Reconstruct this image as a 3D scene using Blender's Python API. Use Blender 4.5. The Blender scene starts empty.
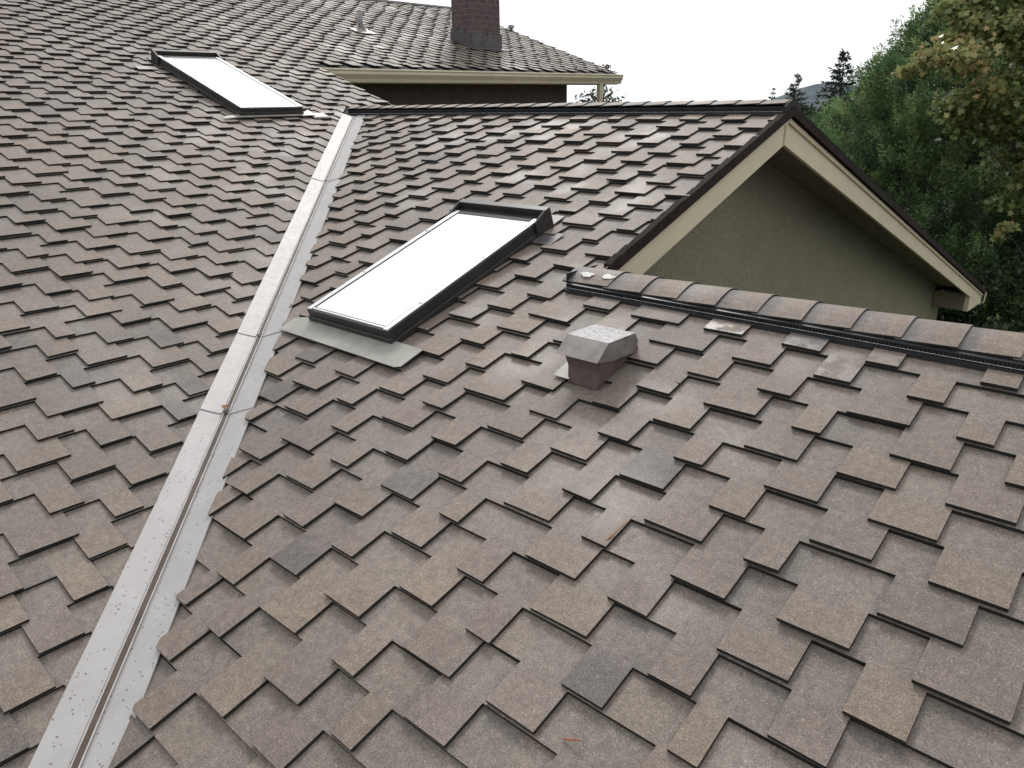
import bpy, bmesh, math, random
import numpy as np
from mathutils import Vector, Matrix

scene = bpy.context.scene
COL = scene.collection
R = math.radians
rnd = random.Random(7)

# ------------------------------------------------------------------ geometry of the two roof planes
PITCH = 0.3395                                  # rise over run, both slopes
CC = 1 / math.sqrt(1 + PITCH * PITCH)
SN = PITCH * CC
EXPO = 0.1429                                   # shingle exposure, 5 5/8 in
GABLE_X = 4.579                                 # rake of the cross gable
EAVE_X = -1.538                                 # upper eave of the main roof
MAIN_END = 7.05                                 # gable end of the main roof
STEP_Y = 0.633                                  # where the low part of the main slope stops
MAIN_RIDGE = 5.87                               # slope distance to the main ridge
LOW_RIDGE_Y = -2.145                            # ridge of the lower wing
WING_END = 8.33                                 # far eave of the cross gable


def pB(u, s, h=0.0):                            # cross gable, near slope: u along the ridge, s up the slope, h off the roof
    return Vector((u, s * CC - h * SN, s * SN + h * CC))


def pA(u, s, h=0.0):                            # main slope
    return Vector((-s * CC + h * SN, u, s * SN + h * CC))


def pW(x, y, z):                                # plain world axes
    return Vector((x, y, z))


# ------------------------------------------------------------------ object helpers
def link(name, me, mats, parent=None, label=None, kind=None):
    o = bpy.data.objects.new(name, me)
    COL.objects.link(o)
    for m in (mats if isinstance(mats, (list, tuple)) else [mats]):
        me.materials.append(m)
    if parent is not None:
        o.parent = parent
    if label:
        o['label'] = label
    if kind:
        o['kind'] = kind
    return o


def tag(o, label, cat, group=None):
    o['label'] = label
    o['category'] = cat
    if group:
        o['group'] = group
    return o


def empty(name, loc, label, cat, group=None):
    o = bpy.data.objects.new(name, None)
    COL.objects.link(o)
    o.location = loc
    o.empty_display_size = 0.2
    return tag(o, label, cat, group)


class MB:
    """collects shapes in world space, then links ONE mesh object"""

    def __init__(self):
        self.bm = bmesh.new()

    def box(self, fn, u0, u1, s0, s1, h0, h1, bevel=0.0, mat=0):
        b = bmesh.new()
        vs = [b.verts.new(fn(u, s, h)) for h in (h0, h1) for s in (s0, s1) for u in (u0, u1)]
        for f in ((0, 1, 3, 2), (4, 5, 7, 6), (0, 1, 5, 4), (2, 3, 7, 6), (0, 2, 6, 4), (1, 3, 7, 5)):
            b.faces.new([vs[i] for i in f])
        bmesh.ops.recalc_face_normals(b, faces=b.faces)
        if bevel:
            bmesh.ops.bevel(b, geom=list(b.edges), offset=bevel, segments=2, affect='EDGES', profile=0.5)
        self._merge(b, mat)

    def _merge(self, b, mat=0):
        me = bpy.data.meshes.new('tmp')
        for f in b.faces:
            f.material_index = mat
        b.to_mesh(me)
        b.free()
        self.bm.from_mesh(me)
        bpy.data.meshes.remove(me)

    def prism(self, pts, vec, mat=0, bevel=0.0):
        """closed polygon (world points) swept along vec"""
        b = bmesh.new()
        v = Vector(vec)
        a = [b.verts.new(p) for p in pts]
        c = [b.verts.new(Vector(p) + v) for p in pts]
        n = len(pts)
        b.faces.new(a)
        b.faces.new(c[::-1])
        for i in range(n):
            b.faces.new((a[i], a[(i + 1) % n], c[(i + 1) % n], c[i]))
        bmesh.ops.recalc_face_normals(b, faces=b.faces)
        if bevel:
            bmesh.ops.bevel(b, geom=list(b.edges), offset=bevel, segments=2, affect='EDGES', profile=0.5)
        self._merge(b, mat)

    def loft(self, rings, mat=0, close=True, cap=True):
        b = bmesh.new()
        vr = [[b.verts.new(p) for p in r] for r in rings]
        n = len(rings[0])
        for i in range(len(vr) - 1):
            for j in range(n if close else n - 1):
                k = (j + 1) % n
                b.faces.new((vr[i][j], vr[i][k], vr[i + 1][k], vr[i + 1][j]))
        if cap and close:
            b.faces.new(vr[0][::-1])
            b.faces.new(vr[-1])
        bmesh.ops.recalc_face_normals(b, faces=b.faces)
        self._merge(b, mat)

    def tube(self, pts, rads, n=8, mat=0):
        rings = []
        for i, p in enumerate(pts):
            p = Vector(p)
            d = Vector(pts[min(i + 1, len(pts) - 1)]) - Vector(pts[max(i - 1, 0)])
            q = d.to_track_quat('Z', 'Y')
            r = rads[i] if isinstance(rads, (list, tuple)) else rads
            rings.append([p + q @ Vector((math.cos(2 * math.pi * j / n) * r, math.sin(2 * math.pi * j / n) * r, 0)) for j in range(n)])
        self.loft(rings, mat)

    def build(self, name, mats, parent=None, label=None, smooth=False, kind=None):
        me = bpy.data.meshes.new(name)
        self.bm.to_mesh(me)
        self.bm.free()
        if smooth:
            for p in me.polygons:
                p.use_smooth = True
        return link(name, me, mats, parent, label, kind)


# ------------------------------------------------------------------ materials
class NT:
    def __init__(self, name):
        self.m = bpy.data.materials.new(name)
        self.m.use_nodes = True
        self.t = self.m.node_tree
        self.b = self.t.nodes['Principled BSDF']

    def n(self, typ, **kw):
        nd = self.t.nodes.new(typ)
        for k, v in kw.items():
            if k.startswith('i_'):
                nd.inputs[k[2:].replace('_', ' ')].default_value = v
            else:
                setattr(nd, k, v)
        return nd

    def l(self, a, b):
        self.t.links.new(a, b)

    def coord(self):
        return self.n('ShaderNodeTexCoord').outputs['Object']

    def noise(self, scale, detail=2.0, rough=0.5, vec=None):
        nd = self.n('ShaderNodeTexNoise')
        nd.inputs['Scale'].default_value = scale
        nd.inputs['Detail'].default_value = detail
        nd.inputs['Roughness'].default_value = rough
        self.l(vec if vec is not None else self.coord(), nd.inputs['Vector'])
        return nd.outputs['Fac']

    def ramp(self, fac, stops):
        nd = self.n('ShaderNodeValToRGB')
        el = nd.color_ramp.elements
        while len(el) < len(stops):
            el.new(0.5)
        for e, (p, c) in zip(el, stops):
            e.position = p
            e.color = c if len(c) == 4 else (*c, 1)
        self.l(fac, nd.inputs['Fac'])
        return nd.outputs['Color']

    def mix(self, fac, a, b, mode='MIX'):
        nd = self.n('ShaderNodeMix', data_type='RGBA', blend_type=mode)
        for sock, v in ((nd.inputs['Factor'], fac), (nd.inputs['A'], a), (nd.inputs['B'], b)):
            if isinstance(v, bpy.types.NodeSocket):
                self.l(v, sock)
            elif sock.type == 'RGBA':
                sock.default_value = (*v, 1)
            else:
                sock.default_value = v
        return nd.outputs['Result']

    def math(self, op, a, b=None):
        nd = self.n('ShaderNodeMath', operation=op)
        for i, v in enumerate((a, b)):
            if v is None:
                continue
            if isinstance(v, bpy.types.NodeSocket):
                self.l(v, nd.inputs[i])
            else:
                nd.inputs[i].default_value = v
        return nd.outputs[0]

    def maprange(self, v, a, b, c, d, smooth=True):
        nd = self.n('ShaderNodeMapRange')
        if smooth:
            nd.interpolation_type = 'SMOOTHSTEP'
        self.l(v, nd.inputs['Value'])
        for k, x in zip(('From Min', 'From Max', 'To Min', 'To Max'), (a, b, c, d)):
            nd.inputs[k].default_value = x
        return nd.outputs['Result']

    def bump(self, h, strength, dist):
        nd = self.n('ShaderNodeBump')
        nd.inputs['Strength'].default_value = strength
        nd.inputs['Distance'].default_value = dist
        self.l(h, nd.inputs['Height'])
        self.l(nd.outputs['Normal'], self.b.inputs['Normal'])

    def set(self, **kw):
        for k, v in kw.items():
            s = self.b.inputs[k.replace('_', ' ')]
            if isinstance(v, bpy.types.NodeSocket):
                self.l(v, s)
            elif s.type == 'RGBA':
                s.default_value = (*v, 1)
            else:
                s.default_value = v
        return self


def mat_plain(name, c, rough=0.6, var=0.12, scale=6.0, metallic=0.0, spec=0.4, bump=0.0, bscale=80.0):
    N = NT(name)
    f = N.noise(scale, 4)
    lo = tuple(x * (1 - var) for x in c)
    hi = tuple(min(1, x * (1 + var)) for x in c)
    col = N.ramp(f, [(0.3, lo), (0.7, hi)])
    N.set(Base_Color=col, Roughness=rough, Metallic=metallic, Specular_IOR_Level=spec)
    if bump:
        N.bump(N.noise(bscale, 3), bump, 0.004)
    return N.m


def mat_shingle():
    N = NT('shingle_granules')
    at = N.n('ShaderNodeAttribute', attribute_name='tint')
    sep = N.n('ShaderNodeSeparateColor')
    N.l(at.outputs['Color'], sep.inputs['Color'])
    uv = N.n('ShaderNodeUVMap', uv_map='UVMap')
    sx = N.n('ShaderNodeSeparateXYZ')
    N.l(uv.outputs['UV'], sx.inputs['Vector'])
    co = N.coord()
    # blend of granule colours, one pick per tab
    pick = N.ramp(sep.outputs['Red'], [(0.0, (0.096, 0.081, 0.074)), (0.28, (0.154, 0.121, 0.098)), (0.52, (0.170, 0.132, 0.103)),
                                       (0.72, (0.142, 0.113, 0.097)), (0.88, (0.176, 0.133, 0.102)), (1.0, (0.094, 0.080, 0.077))])
    grey = (0.156, 0.134, 0.117)
    wob = N.noise(9, 3, vec=co)
    dd = N.math('ADD', sx.outputs['Y'], N.math('MULTIPLY', N.math('SUBTRACT', wob, 0.5), 0.09))
    fade = N.maprange(dd, 0.07, 0.18, 0.0, 1.0)
    base = N.mix(N.math('MULTIPLY', fade, 0.62), pick, grey)
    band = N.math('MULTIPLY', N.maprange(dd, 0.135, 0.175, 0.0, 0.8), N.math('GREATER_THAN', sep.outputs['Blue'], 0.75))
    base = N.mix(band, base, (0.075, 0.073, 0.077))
    # brightness of the tab
    val = N.maprange(sep.outputs['Green'], 0, 1, 0.93, 1.07, False)
    cv = N.n('ShaderNodeCombineColor')
    for i in range(3):
        N.l(val, cv.inputs[i])
    base = N.mix(1.0, base, cv.outputs['Color'], 'MULTIPLY')
    # weathering: broad blotches and granules
    blot = N.ramp(N.noise(1.3, 4, vec=co), [(0.3, (0.88, 0.89, 0.91)), (0.7, (1.10, 1.08, 1.05))])
    base = N.mix(1.0, base, blot, 'MULTIPLY')
    streak = N.ramp(N.noise(0.45, 5, 0.6, vec=co), [(0.32, (0.90, 0.91, 0.90)), (0.68, (1.08, 1.07, 1.06))])
    base = N.mix(1.0, base, streak, 'MULTIPLY')
    mott = N.ramp(N.noise(38, 4, 0.65, vec=co), [(0.25, (0.70, 0.70, 0.71)), (0.75, (1.30, 1.29, 1.27))])
    base = N.mix(1.0, base, mott, 'MULTIPLY')
    g1 = N.noise(230, 2, 0.7, vec=co)
    base = N.mix(1.0, base, N.ramp(g1, [(0.3, (0.55, 0.54, 0.54)), (0.5, (1.0, 1.0, 1.0)), (0.72, (1.55, 1.52, 1.46))]), 'MULTIPLY')
    vo = N.n('ShaderNodeTexVoronoi', feature='F1')
    vo.inputs['Scale'].default_value = 240
    N.l(co, vo.inputs['Vector'])
    vs = N.n('ShaderNodeSeparateColor')
    N.l(vo.outputs['Color'], vs.inputs['Color'])
    spark = N.math('MULTIPLY', N.math('GREATER_THAN', vs.outputs['Red'], 0.93), N.math('LESS_THAN', vo.outputs['Distance'], 0.45))
    base = N.mix(N.math('MULTIPLY', spark, 0.22), base, (0.62, 0.59, 0.54))
    # patchy roughness, smoother on tabs with a water film
    wet = N.maprange(N.noise(2.2, 3, vec=co), 0.45, 0.75, 0.66, 0.48)
    film = N.math('MULTIPLY', N.math('LESS_THAN', sep.outputs['Blue'], 0.75), N.math('GREATER_THAN', sep.outputs['Blue'], 0.25))
    wet = N.math('SUBTRACT', wet, N.math('MULTIPLY', film, N.maprange(N.noise(16, 3, vec=co), 0.45, 0.62, 0.0, 0.34)))
    N.set(Base_Color=base, Roughness=wet, Specular_IOR_Level=0.55)
    N.bump(g1, 0.40, 0.0022)
    return N.m


def mat_metal_valley():
    N = NT('wet_valley_metal')
    co = N.coord()
    spots = N.n('ShaderNodeTexVoronoi', feature='F1')
    spots.inputs['Scale'].default_value = 80
    N.l(co, spots.inputs['Vector'])
    sp = N.n('ShaderNodeSeparateColor')
    N.l(spots.outputs['Color'], sp.inputs['Color'])
    dots = N.math('MULTIPLY', N.math('LESS_THAN', spots.outputs['Distance'], N.math('MULTIPLY', sp.outputs['Red'], 0.34)),
                  N.math('GREATER_THAN', sp.outputs['Green'], 0.55))
    dirt = N.ramp(N.noise(7, 5, 0.65, vec=co), [(0.3, (0.325, 0.312, 0.306)), (0.7, (0.375, 0.362, 0.356))])
    col = N.mix(N.math('MULTIPLY', dots, 0.75), dirt, (0.10, 0.085, 0.08))
    rough = N.math('SUBTRACT', N.maprange(N.noise(30, 3, vec=co), 0.3, 0.7, 0.52, 0.56), N.math('MULTIPLY', dots, 0.15))
    N.set(Base_Color=col, Metallic=0.12, Roughness=rough, Specular_IOR_Level=0.4)
    h = N.math('ADD', N.math('MULTIPLY', dots, 0.5), N.math('MULTIPLY', N.noise(2.2, 1, vec=co), 0.8))
    N.bump(h, 0.07, 0.004)
    return N.m


def mat_brick():
    N = NT('chimney_brick')
    uv = N.n('ShaderNodeUVMap', uv_map='UVMap')
    br = N.n('ShaderNodeTexBrick')
    N.l(uv.outputs['UV'], br.inputs['Vector'])
    br.inputs['Scale'].default_value = 1.0
    br.inputs['Brick Width'].default_value = 0.21
    br.inputs['Row Height'].default_value = 0.083
    br.inputs['Mortar Size'].default_value = 0.006
    br.inputs['Color1'].default_value = (0.088, 0.060, 0.062, 1)
    br.inputs['Color2'].default_value = (0.066, 0.048, 0.051, 1)
    br.inputs['Mortar'].default_value = (0.125, 0.105, 0.106, 1)
    m = N.ramp(N.noise(14, 4), [(0.3, (0.75, 0.75, 0.78)), (0.7, (1.2, 1.15, 1.1))])
    N.set(Base_Color=N.mix(1.0, br.outputs['Color'], m, 'MULTIPLY'), Roughness=0.85)
    inv = N.math('SUBTRACT', 1.0, br.outputs['Fac'])
    N.bump(inv, 0.6, 0.008)
    return N.m


def mat_leaf(name, stops, rough=0.5, trans=0.25):
    N = NT(name)
    at = N.n('ShaderNodeAttribute', attribute_name='tint')
    sep = N.n('ShaderNodeSeparateColor')
    N.l(at.outputs['Color'], sep.inputs['Color'])
    c = N.ramp(sep.outputs['Red'], stops)
    N.set(Base_Color=c, Roughness=rough, Specular_IOR_Level=0.35)
    tr = N.n('ShaderNodeBsdfTranslucent')
    N.l(c, tr.inputs['Color'])
    ms = N.n('ShaderNodeMixShader')
    ms.inputs['Fac'].default_value = trans
    N.l(N.b.outputs['BSDF'], ms.inputs[1])
    N.l(tr.outputs['BSDF'], ms.inputs[2])
    N.l(ms.outputs['Shader'], N.t.nodes['Material Output'].inputs['Surface'])
    return N.m


def mat_stucco():
    N = NT('olive_stucco')
    co = N.coord()
    c = N.ramp(N.noise(2.5, 5, vec=co), [(0.3, (0.228, 0.216, 0.152)), (0.7, (0.252, 0.238, 0.170))])
    c = N.mix(1.0, c, N.ramp(N.noise(55, 4, 0.75, vec=co), [(0.3, (0.72, 0.72, 0.72)), (0.7, (1.26, 1.26, 1.24))]), 'MULTIPLY')
    N.set(Base_Color=c, Roughness=0.9, Specular_IOR_Level=0.2)
    N.bump(N.noise(70, 4, 0.7, vec=co), 0.8, 0.02)
    return N.m


M = {}
M['shingle'] = mat_shingle()
M['asphalt'] = mat_plain('asphalt_edge', (0.015, 0.0155, 0.013), 0.85, 0.4, 60, bump=0.3)
M['rake'] = mat_plain('dark_brown_rake_metal', (0.018, 0.013, 0.011), 0.85, 0.4, 25, spec=0.15, bump=0.4, bscale=40)
M['under'] = mat_plain('roof_felt', (0.03, 0.03, 0.03), 0.9)
M['valley'] = mat_metal_valley()
M['rib'] = mat_plain('brown_valley_rib', (0.080, 0.060, 0.047), 0.5, 0.25, 14, spec=0.25)
M['ribedge'] = mat_plain('pale_rib_edge', (0.50, 0.47, 0.45), 0.35, 0.15, 20, metallic=0.5)  # thin pale line along each side of the rib
M['dark_metal'] = mat_plain('dark_bronze_cladding', (0.020, 0.018, 0.017), 0.42, 0.25, 10, spec=0.5)
M['rim'] = mat_plain('grey_aluminium_rim', (0.66, 0.66, 0.655), 0.34, 0.10, 12, metallic=0.7)
M['gasket'] = mat_plain('black_gasket', (0.012, 0.012, 0.012), 0.6)
M['apron'] = mat_plain('galvanised_apron', (0.275, 0.270, 0.240), 0.5, 0.16, 9, metallic=0.25)
M['vent'] = mat_plain('brown_painted_vent', (0.25, 0.225, 0.21), 0.30, 0.2, 16, metallic=0.45, spec=0.6, bump=0.35, bscale=90)
M['wet'] = mat_plain('wet_vent_top_sky_sheen', (0.46, 0.44, 0.435), 0.16, 0.25, 60, metallic=0.35, spec=0.8, bump=0.45, bscale=70)  # wet film; the reflected sky is put into the pale base colour
M['vent_dark'] = mat_plain('vent_body_paint', (0.090, 0.068, 0.058), 0.45, 0.2, 16, spec=0.5)
M['plastic'] = mat_plain('black_vent_plastic', (0.016, 0.017, 0.020), 0.4, 0.3, 30)
M['filter'] = mat_plain('pale_vent_filter', (0.42, 0.42, 0.43), 0.5, 0.3, 60)
M['cream'] = mat_plain('cream_painted_wood', (0.52, 0.465, 0.335), 0.55, 0.06, 3)
M['cream_edge'] = mat_plain('cream_trim_moulding', (0.50, 0.42, 0.30), 0.55, 0.08, 5)
M['gutter'] = mat_plain('beige_gutter_metal', (0.43, 0.385, 0.275), 0.4, 0.08, 4, spec=0.5)
M['stucco'] = mat_stucco()
M['brown_wall'] = mat_plain('dark_brown_siding', (0.060, 0.048, 0.036), 0.85, 0.2, 12)
M['soffit'] = mat_plain('soffit_boards', (0.17, 0.155, 0.11), 0.8, 0.15, 8)
M['brick'] = mat_brick()
M['lead'] = mat_plain('dull_lead_flashing', (0.092, 0.084, 0.086), 0.5, 0.25, 14, metallic=0.4)
M['pipe'] = mat_plain('grey_pipe', (0.22, 0.22, 0.225), 0.5, 0.1, 10)
M['bark'] = mat_plain('tree_bark', (0.032, 0.026, 0.021), 0.9, 0.4, 14, bump=0.6, bscale=20)
M['rust'] = mat_plain('rusty_leaf', (0.30, 0.085, 0.03), 0.7, 0.3, 40)
M['needle'] = mat_plain('dry_needle', (0.26, 0.13, 0.05), 0.7, 0.3, 40)
M['chalk'] = mat_plain('chalky_patch', (0.62, 0.60, 0.57), 0.8, 0.2, 30)


def mat_glass():
    """glazing whitened to stand in for reflected sky, under a glossy face"""
    N = NT('sky_white_glazing')
    N.set(Base_Color=N.ramp(N.noise(1.5, 2), [(0.3, (0.83, 0.85, 0.86)), (0.7, (0.87, 0.88, 0.885))]), Roughness=0.06, Specular_IOR_Level=0.9)  # white sky reflection painted into the base colour
    N.set(Coat_Weight=1.0, Coat_Roughness=0.02)
    return N.m


M['glass'] = mat_glass()


# ------------------------------------------------------------------ shingle fields
def clip(poly, nx, ny, d):
    """keep the side nx*u + ny*s <= d"""
    out = []
    n = len(poly)
    for i in range(n):
        a, b = poly[i], poly[(i + 1) % n]
        fa, fb = nx * a[0] + ny * a[1] - d, nx * b[0] + ny * b[1] - d
        if fa <= 0:
            out.append(a)
        if (fa < 0 < fb) or (fb < 0 < fa):
            t = fa / (fa - fb)
            out.append((a[0] + (b[0] - a[0]) * t, a[1] + (b[1] - a[1]) * t))
    return out


TH = 0.0126                                     # laminate thickness


class Field:
    def __init__(self, fn, th=TH):
        self.fn = fn
        self.th = th
        self.V, self.F, self.MI, self.T, self.UV = [], [], [], [], []

    def piece(self, poly, sb, tint, lift=0.0, skew=0.0):
        if len(poly) < 3:
            return
        # drop slivers
        ar = 0
        for i in range(len(poly)):
            a, b = poly[i], poly[(i + 1) % len(poly)]
            ar += a[0] * b[1] - b[0] * a[1]
        if abs(ar) < 4e-4:
            return
        if ar < 0:
            poly = poly[::-1]
        uc = sum(p[0] for p in poly) / len(poly)
        n = len(poly)
        base = len(self.V)
        top, bot = [], []
        for u, s in poly:
            d = s - sb
            k = max(0.0, 1 - d / 0.2858)
            h = 2 * self.th * k + (lift + skew * (u - uc)) * max(0.0, 1 - d / 0.12)
            top.append(self.fn(u, s, h))
            bot.append(self.fn(u, s, h - self.th))
        self.V += top + bot
        self.F.append([base + i for i in range(n)])
        self.MI.append(0)
        self.T.append(tint)
        self.UV += [(u, s - sb) for u, s in poly]
        for i in range(n):
            j = (i + 1) % n
            self.F.append([base + j, base + i, base + n + i, base + n + j])
            self.MI.append(1)
            self.T.append(tint)
            self.UV += [(poly[j][0], poly[j][1] - sb), (poly[i][0], poly[i][1] - sb)] * 2

    def build(self, name, parent, label=None):
        me = bpy.data.meshes.new(name)
        me.from_pydata([tuple(v) for v in self.V], [], self.F)
        me.polygons.foreach_set('material_index', self.MI)
        uvl = me.uv_layers.new(name='UVMap')
        uvl.data.foreach_set('uv', np.array(self.UV, dtype=np.float32).ravel())
        at = me.attributes.new('tint', 'FLOAT_COLOR', 'FACE')
        at.data.foreach_set('color', np.array([(*t, 1.0) for t in self.T], dtype=np.float32).ravel())
        me.update()
        o = link(name, me, [M['shingle'], M['asphalt']], parent, label)
        bm = bmesh.new()
        bm.from_mesh(me)
        # outward normals: the top faces must look off the roof
        ref = self.fn(0, 0, 1) - self.fn(0, 0, 0)
        tops = [f for f in bm.faces if f.material_index == 0]
        if tops and tops[0].normal.dot(ref) < 0:
            bmesh.ops.reverse_faces(bm, faces=bm.faces)
        bm.to_mesh(me)
        bm.free()
        return o


def lay(field, k0, k1, s_org, u0, u1, c0, shift, regions, seed, measured=None, expo=EXPO):
    """courses k0..k1; tabs hang to the butt line, cut-outs bare the course below"""
    rg = random.Random(seed)
    P = 0.323
    for k in range(k0, k1 + 1):
        sb = s_org + k * expo
        tabs = []
        fixed = (measured or {}).get(k, [])
        n0 = math.floor((u0 - c0 - shift * k) / P) - 1
        n1 = math.ceil((u1 - c0 - shift * k) / P) + 1
        for n in range(n0, n1 + 1):
            c = c0 + P * n + shift * k + rg.uniform(-0.032, 0.032)
            w = rg.choice((0.11, 0.14, 0.155, 0.165, 0.18, 0.20)) + rg.uniform(-0.012, 0.012)
            tabs.append((c - w / 2, c + w / 2))
        if fixed:
            full = [fixed[0]]
            for t in fixed[1:]:
                g = t[0] - full[-1][1]
                if g > 0.33:
                    mid = full[-1][1] + g / 2
                    full.append((mid - 0.075, mid + 0.075))
                full.append(t)
            fixed = full
            f0, f1 = fixed[0][0] - 0.05, fixed[-1][1] + 0.05
            tabs = [t for t in tabs if t[1] < f0 - 0.02 or t[0] > f1 + 0.02] + list(fixed)
            tabs.sort()
        clean = []
        for t in tabs:
            if clean and t[0] < clean[-1][1] + 0.035:
                t = (clean[-1][1] + 0.05, max(t[1], clean[-1][1] + 0.14))
            clean.append(t)
        prev = u0 - 1
        pv = rg.random()
        for a, b in clean + [(u1 + 1, None)]:
            # the piece between the tabs, notched above the butt line
            pv = 0.6 * pv + 0.4 * rg.random()
            tg = (rg.random(), pv, 0.0)
            cut = expo - rg.uniform(-0.002, 0.006)
            quad = [(prev, sb + cut), (a, sb + cut), (a, sb + 0.2858), (prev, sb + 0.2858)]
            for q in regions(quad, sb):
                field.piece(q, sb, tg)
            if b is None:
                break
            r = rg.random()
            red = rg.uniform(0.18, 0.80) if r < 0.92 else (rg.uniform(0.90, 0.97) if r < 0.96 else rg.uniform(0.0, 0.1))
            tg = (red, 0.5 * pv + 0.5 * rg.random(), 0.0)
            j = rg.uniform(-0.006, 0.005)
            j2 = j + rg.uniform(-0.003, 0.003)
            if fixed and field is fB and fixed[0][0] - 0.02 < a < fixed[-1][1]:
                red = min(red, 0.89) if red > 0.5 else max(red, 0.2)
                if any(k == kk and a < uu < b for kk, uu in DARK_B):
                    red = 1.0
                tg = (red, tg[1], 0.5 if any(k == kk and a < uu < b for kk, uu in WET_B) else 0.0)
            low = [(a, sb + j), (b, sb + j2), (b, sb + 0.12), (a, sb + 0.12)]
            quad = [(a, sb + 0.12), (b, sb + 0.12), (b, sb + 0.2858), (a, sb + 0.2858)]
            skew = rg.uniform(-0.015, 0.015)
            lift = rg.uniform(-0.001, 0.004) if rg.random() < 0.9 else rg.uniform(0.004, 0.009)
            for q in regions(quad, sb):
                field.piece(q, sb, tg)
            for q in regions(low, sb):
                field.piece(q, sb, tg, lift, skew)
            prev = b


rv = random.Random(3)


def regions_B(q, sb):
    # valley edge, x >= -y + off   (trimmed by hand, so it wanders a little)
    off = 0.152 + rv.uniform(-0.003, 0.003)
    q = clip(q, -1, -CC, -(off + (0.010 if min(p[1] for p in q) - sb < 0.05 else 0.0)))
    q = clip(q, 0, 1, -0.02)
    q = clip(q, 1, 0, 9.6)
    smax = max(p[1] for p in q) if q else -99
    lim = LOW_RIDGE_Y / CC - 0.06
    if smax > lim:
        a = clip(q, 1, 0, GABLE_X + 0.030)
        b = clip(clip(q, -1, 0, -(GABLE_X + 0.030)), 0, 1, lim)
        return [p for p in ((a, b) if sb < -2.44 else (a,)) if len(p) >= 3]
    return [q]


def regions_A(q, sb):
    if sb < 0.06:
        q = clip(q, 1, -CC, -0.168 + rv.uniform(-0.003, 0.003))
    elif sb < 1.58:
        q = clip(q, 1, 0, STEP_Y)
    else:
        q = clip(q, 1, 0, MAIN_END)
    q = clip(q, 0, 1, MAIN_RIDGE)
    return [q]


# tabs read off the photograph, course by course: (from, to) along the course
MEAS_B = {-9: [(4.708, 4.832)],
          -8: [(4.55, 4.666), (4.855, 4.998), (5.135, 5.273)],
          -7: [(4.433, 4.508), (4.654, 4.741), (4.984, 5.16), (5.303, 5.394)],
          -6: [(4.478, 4.586), (4.773, 4.952), (5.125, 5.233), (5.442, 5.596)],
          -5: [(4.265, 4.435), (4.611, 4.761), (4.915, 5.09), (5.286, 5.474), (5.605, 5.765)],
          -4: [(4.109, 4.233), (4.468, 4.597), (4.762, 4.879), (5.116, 5.267), (5.406, 5.5), (5.744, 5.87), (6.052, 6.129)],
          -3: [(3.937, 4.102), (4.285, 4.462), (4.599, 4.764), (4.914, 5.066), (5.231, 5.341), (5.526, 5.721), (5.916, 6.035), (6.222, 6.354)],
          -2: [(3.728, 3.806), (4.058, 4.255), (4.386, 4.494), (4.697, 4.869), (5.011, 5.102), (5.394, 5.582), (5.697, 5.825), (6.026, 6.208), (6.337, 6.469)],
          -1: [(3.872, 4.045), (4.213, 4.323), (4.571, 4.699), (4.859, 4.978), (5.179, 5.372), (5.502, 5.594), (5.812, 5.976), (6.116, 6.294), (6.435, 6.628)],
          0: [(4.075, 4.188), (4.384, 4.572), (4.689, 4.821), (5.044, 5.168), (5.325, 5.442), (5.636, 5.83), (5.961, 6.059), (6.312, 6.501)],
          1: [(4.489, 4.606), (4.855, 5.03), (5.16, 5.317), (5.457, 5.623), (5.78, 5.896), (6.083, 6.247), (6.385, 6.559)],
          2: [(4.594, 4.816), (4.948, 5.08), (5.273, 5.398), (5.579, 5.681), (5.886, 6.048), (6.189, 6.365)],
          3: [(5.15, 5.267), (5.411, 5.559), (5.754, 5.929), (6.05, 6.216), (6.345, 6.513)],
          4: [(5.253, 5.394), (5.531, 5.724), (5.852, 5.945), (6.156, 6.321), (6.455, 6.581)],
          5: [(5.386, 5.511), (5.668, 5.788), (5.976, 6.166), (6.297, 6.395)],
          6: [(4.487, 4.715), (5.134, 5.374), (5.496, 5.649), (5.807, 5.933), (6.115, 6.223)],
          7: [(4.694, 4.844), (4.956, 5.19), (5.302, 5.467), (5.628, 5.774), (5.934, 6.042), (6.289, 6.392)]}
MEAS_A = {-14: [(-4.902, -4.803)],
          -13: [(-4.816, -4.682)],
          -12: [(-4.676, -4.546)],
          -11: [(-4.769, -4.651), (-4.522, -4.413)],
          -10: [(-4.712, -4.621), (-4.415, -4.285)],
          -9: [(-4.585, -4.395), (-4.266, -4.16)],
          -8: [(-4.435, -4.317), (-4.145, -4.011)],
          -7: [(-4.308, -4.146), (-4.003, -3.868)],
          -6: [(-4.444, -4.254), (-4.143, -4.017), (-3.819, -3.733)],
          -5: [(-4.32, -4.185), (-4.037, -3.822), (-3.692, -3.587)],
          -4: [(-4.236, -4.013), (-3.882, -3.75), (-3.545, -3.465)],
          -3: [(-4.079, -3.984), (-3.726, -3.549), (-3.433, -3.343)],
          -2: [(-4.216, -4.091), (-3.959, -3.781), (-3.62, -3.504)],
          -1: [(-4.075, -3.944), (-3.811, -3.689), (-3.497, -3.304), (-3.181, -3.093)],
          0: [(-3.989, -3.903), (-3.685, -3.535), (-3.384, -3.204)],
          1: [(-3.795, -3.624), (-3.508, -3.345), (-3.223, -3.012)],
          2: [(-4.023, -3.868), (-3.722, -3.599), (-3.346, -3.228)],
          3: [(-3.877, -3.753), (-3.537, -3.355), (-3.229, -3.073)],
          4: [(-4.057, -3.935), (-3.755, -3.59), (-3.454, -3.28)],
          5: [(-3.937, -3.758)]}
WET_B = [(7, 5.38), (7, 5.70), (7, 5.99), (6, 5.87)]       # tabs still holding water
DARK_B = [(-4, 5.80), (-5, 4.69), (-2, 4.78), (1, 5.54), (7, 5.70)]          # slate dark tabs

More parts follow.
